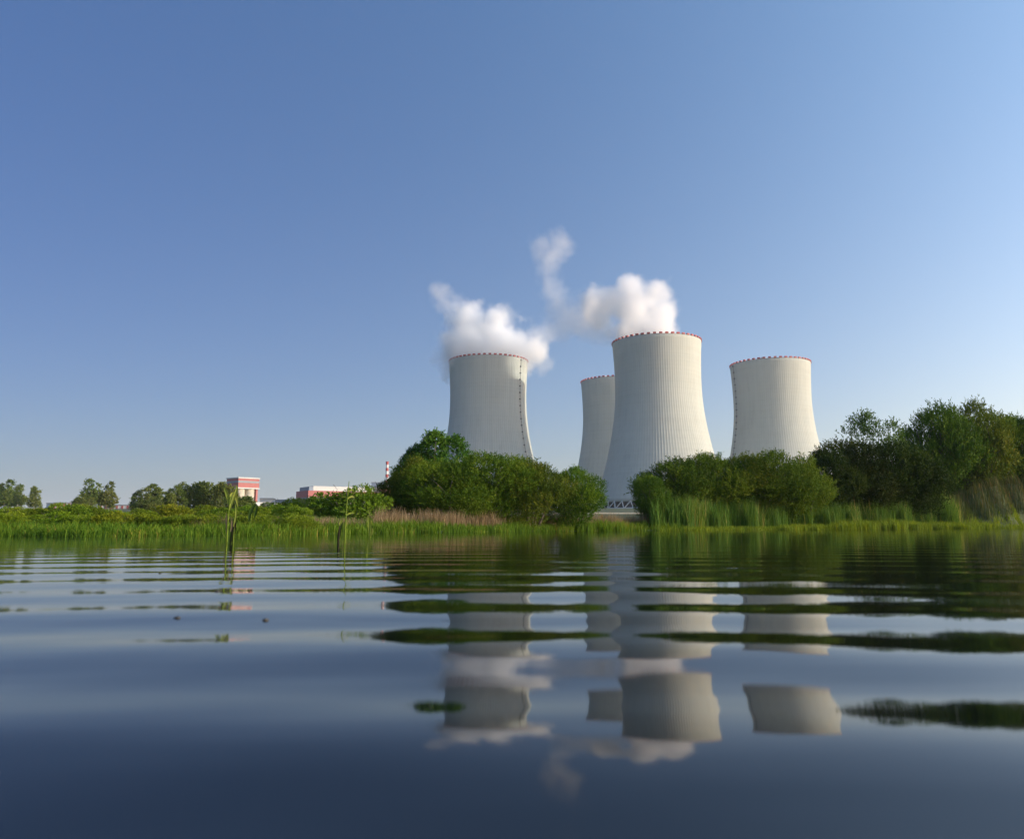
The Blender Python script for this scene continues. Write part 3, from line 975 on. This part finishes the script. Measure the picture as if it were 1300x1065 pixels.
water_plant("reed_plant", 291, 689.5, "tall reed plant with bright arching top leaves and dark foot standing in open water",
    [('reed_stem', [(-3, 0, 0), (-4, 30, 0), (-2, 58, 0)], .018, .010), ('reed_dead', [(1, 0, .02), (2, 12, .02), (5, 22, .02)], .016, .008),
     ('reed_stem', [(4, 0, .03), (5, 25, .03), (4, 48, .03)], .014, .008)],
    [('reed_stem', [(-3, 48, 0), (-6, 62, 0), (-12, 69, .05)], .065), ('reed_stem', [(-3, 52, 0), (0, 66, 0), (4, 64, .05), (7, 44, .05)], .075),
     ('reed_stem', [(-2, 40, 0), (2, 60, 0), (8, 67, .03), (3, 72, .05)], .06), ('reed_dark', [(0, 0, 0), (1, 14, 0), (4, 26, .03)], .10),
     ('reed_dead', [(2, 2, .03), (4, 18, .03), (7, 26, .0)], .07), ('reed_stem', [(-3, 5, 0), (-8, 10, 0), (-13, 17, .05)], .018),
     ('reed_stem', [(4, 20, 0), (7, 32, 0), (5, 44, .05)], .03), ('dry', [(-4, 10, 0), (-5, 28, 0), (-6, 38, .0)], .03), ('dry', [(1, 14, 0), (3, 24, 0), (1, 30, .0)], .035)])
water_plant("reed_plant", 317, 679.0, "reed plant with one broad dark leaf drooping from its tip",
    [('reed_stem', [(0, 0, 0), (0, 14, 0), (1, 26, 0)], .016, .010)],
    [('reed_dark', [(-2, 16, 0), (-2, 30, 0), (4, 40, 0), (7, 37, 0)], .15), ('reed_dark', [(7, 37, 0), (7, 30, 0), (4, 20, .02)], .10), ('reed_stem', [(-1, 0, 0), (-2, 4, 0), (-3, 6, .05)], .08)])
water_plant("reed_plant", 329, 679.2, "short slanting reed shoot beside the drooping dark leaf",
    [('reed_stem', [(0, 0, 0), (3, 6, 0), (6, 11, 0)], .012, .006)],
    [('reed_dark', [(1, 1, 0), (4, 8, 0), (7, 14, 0)], .08), ('reed_stem', [(0, 0, 0), (-3, 2, 0), (-5, 4, .05)], .06)])
water_plant("reed_plant", 437.5, 690.0, "very thin tall green stalk with small leaves reaching above the large shrub",
    [('reed_stem', [(0, 0, 0), (0, 40, 0), (3, 77, 0)], .016, .006)],
    [('reed_stem', [(0, 34, 0), (5, 38, 0), (10, 38, .05)], .03), ('reed_stem', [(1, 54, 0), (6, 60, 0), (10, 57, .05)], .028), ('reed_stem', [(1, 56, 0), (-4, 60, 0), (-7, 57, .05)], .026),
     ('reed_stem', [(0, 38, 0), (-6, 42, 0), (-9, 38, .05)], .028), ('reed_stem', [(1, 62, 0), (5, 68, 0), (9, 66, .05)], .022), ('reed_stem', [(0, 4, 0), (-3, 16, 0), (-2, 27, .02)], .022)])
water_plant("reed_plant", 429.5, 688.5, "dark folded reed clump with a pale tip beside the thin stalk",
    [('reed_dead', [(0, 0, 0), (0, 10, 0), (1, 20, 0)], .022, .012)],
    [('reed_dark', [(0, -1, 0), (-1, 12, 0), (5, 25, 0)], .06), ('reed_dead', [(0, 0, 0), (1, 14, 0), (2, 24, .03)], .05), ('reed_stem', [(1, 21, 0), (2, 25, 0), (4, 28, .0)], .04)])
water_plant("reed_plant", 469.5, 683.0, "small yellow green reed shoot in front of the low dark bush",
    [('reed_stem', [(0, 0, 0), (0, 8, 0), (1, 15, 0)], .016, .008)],
    [('reed_stem', [(0, 0, 0), (0, 16, 0), (-3, 28, 0)], .10), ('reed_stem', [(0, 2, 0), (2, 8, 0), (3, 12, .02)], .10), ('reed_dark', [(0, 1, 0), (1, 10, 0), (2, 16, .03)], .05)])

# ------------------------------------------------------------------ floating bits
def debris(px, py, size, seed, label):
    b = on_water(px, py)
    rng = np.random.default_rng(seed)
    bm = bmesh.new()
    bmesh.ops.create_icosphere(bm, subdivisions=2, radius=1.0)
    ph = rng.uniform(0, 6, 6)
    for v in bm.verts:
        f = 1 + 0.25 * math.sin(3 * v.co.x + ph[0]) * math.cos(4 * v.co.y + ph[1]) + 0.15 * math.sin(7 * v.co.z + ph[2] + 5 * v.co.x)
        v.co = Vector((v.co.x * f * size, v.co.y * f * size * 0.8, v.co.z * f * size * 0.55))
    o = link_mesh("floating_debris", bm_mesh("floating_debris", bm, True), M['debris'])
    o.location = (b.x, b.y, size * 0.05)
    tag(o, label, "debris", "dark bits floating on the pond")
debris(225, 785, 0.012, 1, "dark soft lump afloat on open water, larger of the near pair")
debris(337, 787, 0.010, 2, "dark soft lump afloat on open water, smaller of the near pair")
for i, (px, py) in enumerate([(203, 728), (276, 751), (413, 705), (480, 700)]):
    debris(px, py, 0.010, 5 + i, "tiny dark speck afloat in the rippled water")

# ------------------------------------------------------------------ steam
def steam(name, balls, Y, label, seed, dens, origin):
    """balls: (px, py, radius px, strength, depth offset m)"""
    pts = []
    for px, py, r, s, dy in balls:
        c = P(px, py, Y + dy)
        pts.append((c, r * (Y + dy) / F, s))
    org = Vector(origin)
    # closed skin around the cloud
    bm = bmesh.new()
    for c, r, s in pts:
        m4 = Matrix.Translation(c - org) @ Matrix.Diagonal((r * 1.35 + 8, r * 1.35 + 8, r * 1.35 + 8, 1))
        bmesh.ops.create_icosphere(bm, subdivisions=3, radius=1.0, matrix=m4)
    me0 = bm_mesh(name + "_balls", bm)
    tmp = bpy.data.objects.new("tmp", me0); C.objects.link(tmp)
    md = tmp.modifiers.new("remesh", 'REMESH'); md.mode = 'VOXEL'; md.voxel_size = 3.0
    dg = bpy.context.evaluated_depsgraph_get()
    me = bpy.data.meshes.new_from_object(tmp.evaluated_get(dg))
    bpy.data.objects.remove(tmp)
    me.name = name
    me.materials.clear()
    m, nt, out = new_mat(name + "_volume")
    tc = nt.nodes.new("ShaderNodeTexCoord")
    n1 = node(nt, "ShaderNodeTexNoise", Scale=0.040, Detail=4.0, Roughness=0.58)
    off = node(nt, "ShaderNodeVectorMath", operation='ADD'); off.inputs[1].default_value = (seed * 37.0, seed * 11.0, 0)
    nt.links.new(tc.outputs["Object"], off.inputs[0])
    nt.links.new(off.outputs[0], n1.inputs["Vector"])
    n2 = node(nt, "ShaderNodeTexNoise", Scale=0.028, Detail=3.0, Roughness=0.6)
    nt.links.new(off.outputs[0], n2.inputs["Vector"])
    wv = node(nt, "ShaderNodeVectorMath", operation='MULTIPLY_ADD')
    wv.inputs[1].default_value = (34, 34, 34)
    sh = node(nt, "ShaderNodeVectorMath", operation='ADD'); sh.inputs[1].default_value = (-17, -17, -17)
    nt.links.new(tc.outputs["Object"], sh.inputs[0])
    nt.links.new(n2.outputs["Color"], wv.inputs[0]); nt.links.new(sh.outputs[0], wv.inputs[2])
    nz = node(nt, "ShaderNodeMath", operation='MULTIPLY_ADD'); nz.inputs[1].default_value = 2.0; nz.inputs[2].default_value = -0.68
    nt.links.new(n1.outputs["Fac"], nz.inputs[0])
    parts = []
    for dense in (True, False):
        acc = None
        for c, r, s in pts:
            if (s >= 0.8) != dense: continue
            d = node(nt, "ShaderNodeVectorMath", operation='DISTANCE')
            d.inputs[1].default_value = tuple(c - org)
            nt.links.new(wv.outputs[0], d.inputs[0])
            a = node(nt, "ShaderNodeMath", operation='MULTIPLY_ADD')
            a.inputs[1].default_value = -1.0 / r; a.inputs[2].default_value = 1.0
            nt.links.new(d.outputs["Value"], a.inputs[0])
            if acc is None: acc = a
            else:
                mx = node(nt, "ShaderNodeMath", operation='SMOOTH_MAX'); mx.inputs[2].default_value = 0.2
                nt.links.new(acc.outputs[0], mx.inputs[0]); nt.links.new(a.outputs[0], mx.inputs[1])
                acc = mx
        sm = node(nt, "ShaderNodeMath", operation='ADD')
        nt.links.new(acc.outputs[0], sm.inputs[0]); nt.links.new(nz.outputs[0], sm.inputs[1])
        mr = node(nt, "ShaderNodeMapRange", interpolation_type='SMOOTHSTEP')
        mr.inputs["From Min"].default_value = 0.0; mr.inputs["From Max"].default_value = 1.15 if dense else 1.1
        mr.inputs["To Min"].default_value = 0.0; mr.inputs["To Max"].default_value = dens if dense else dens * 0.15
        nt.links.new(sm.outputs[0], mr.inputs["Value"])
        parts.append(mr)
    mr = node(nt, "ShaderNodeMath", operation='ADD')
    nt.links.new(parts[0].outputs["Result"], mr.inputs[0]); nt.links.new(parts[1].outputs["Result"], mr.inputs[1])
    pv = nt.nodes.new("ShaderNodeVolumePrincipled")
    pv.inputs["Color"].default_value = (0.997, 0.997, 0.997, 1)
    pv.inputs["Anisotropy"].default_value = 0.0
    nt.links.new(mr.outputs[0], pv.inputs["Density"])
    nt.links.new(pv.outputs[0], out.inputs["Volume"])
    o = link_mesh(name, me, m)
    o.location = org
    tag(o, label, "steam")
    return o

t1, t2 = TP['t1'], TP['t2']
steam("steam_plume", [(598, 442, 36, 1, 0), (640, 447, 34, 1, 0), (592, 412, 26, 1, 5), (620, 420, 26, 1, 0), (655, 434, 22, 1, 0), (682, 446, 17, 1, 0),
                      (690, 464, 14, .5, 0), (570, 442, 22, .5, 0), (578, 392, 20, .5, 0), (560, 376, 14, .5, 0), (692, 425, 16, .5, 0), (640, 408, 20, .5, 0)], t1[1],
      "white steam cloud spreading low over the shaded cooling tower", 1, 0.17, (t1[0], t1[1], TOPZ))
steam("steam_plume", [(806, 427, 28, 1, 0), (826, 426, 30, 1, 0), (838, 400, 22, 1, 0), (806, 390, 32, 1, 0), (830, 380, 22, 1, 0), (774, 388, 25, 1, 5), (752, 384, 20, 1, 0), (795, 370, 20, 1, 0),
                      (768, 412, 28, .5, 0), (740, 404, 28, .5, 0), (716, 408, 26, .5, 0), (706, 390, 20, .5, 0), (700, 372, 17, .5, 0), (698, 356, 16, .5, 0), (698, 340, 16, .5, 0), (700, 326, 18, .5, 0), (686, 316, 18, .5, 0), (712, 310, 16, .5, 0)], t2[1],
      "tall white steam cloud with a rising wisp over the half sunlit cooling tower", 2, 0.17, (t2[0], t2[1], TOPZ))

# ------------------------------------------------------------------ summer haze
def haze(density):
    bm = bmesh.new(); add_box(bm, -6300, 6300, -600, 12500, -4, 330)
    m, nt, out = new_mat("haze_air")
    pv = nt.nodes.new("ShaderNodeVolumePrincipled")
    pv.inputs["Color"].default_value = (0.80, 0.88, 1.0, 1)
    pv.inputs["Density"].default_value = density
    nt.links.new(pv.outputs[0], out.inputs["Volume"])
    o = link_mesh("haze", bm_mesh("haze", bm), m)
    tag(o, "thin bluish summer haze over the whole pond and plain", "haze", kind='stuff')
haze(0.8e-4)
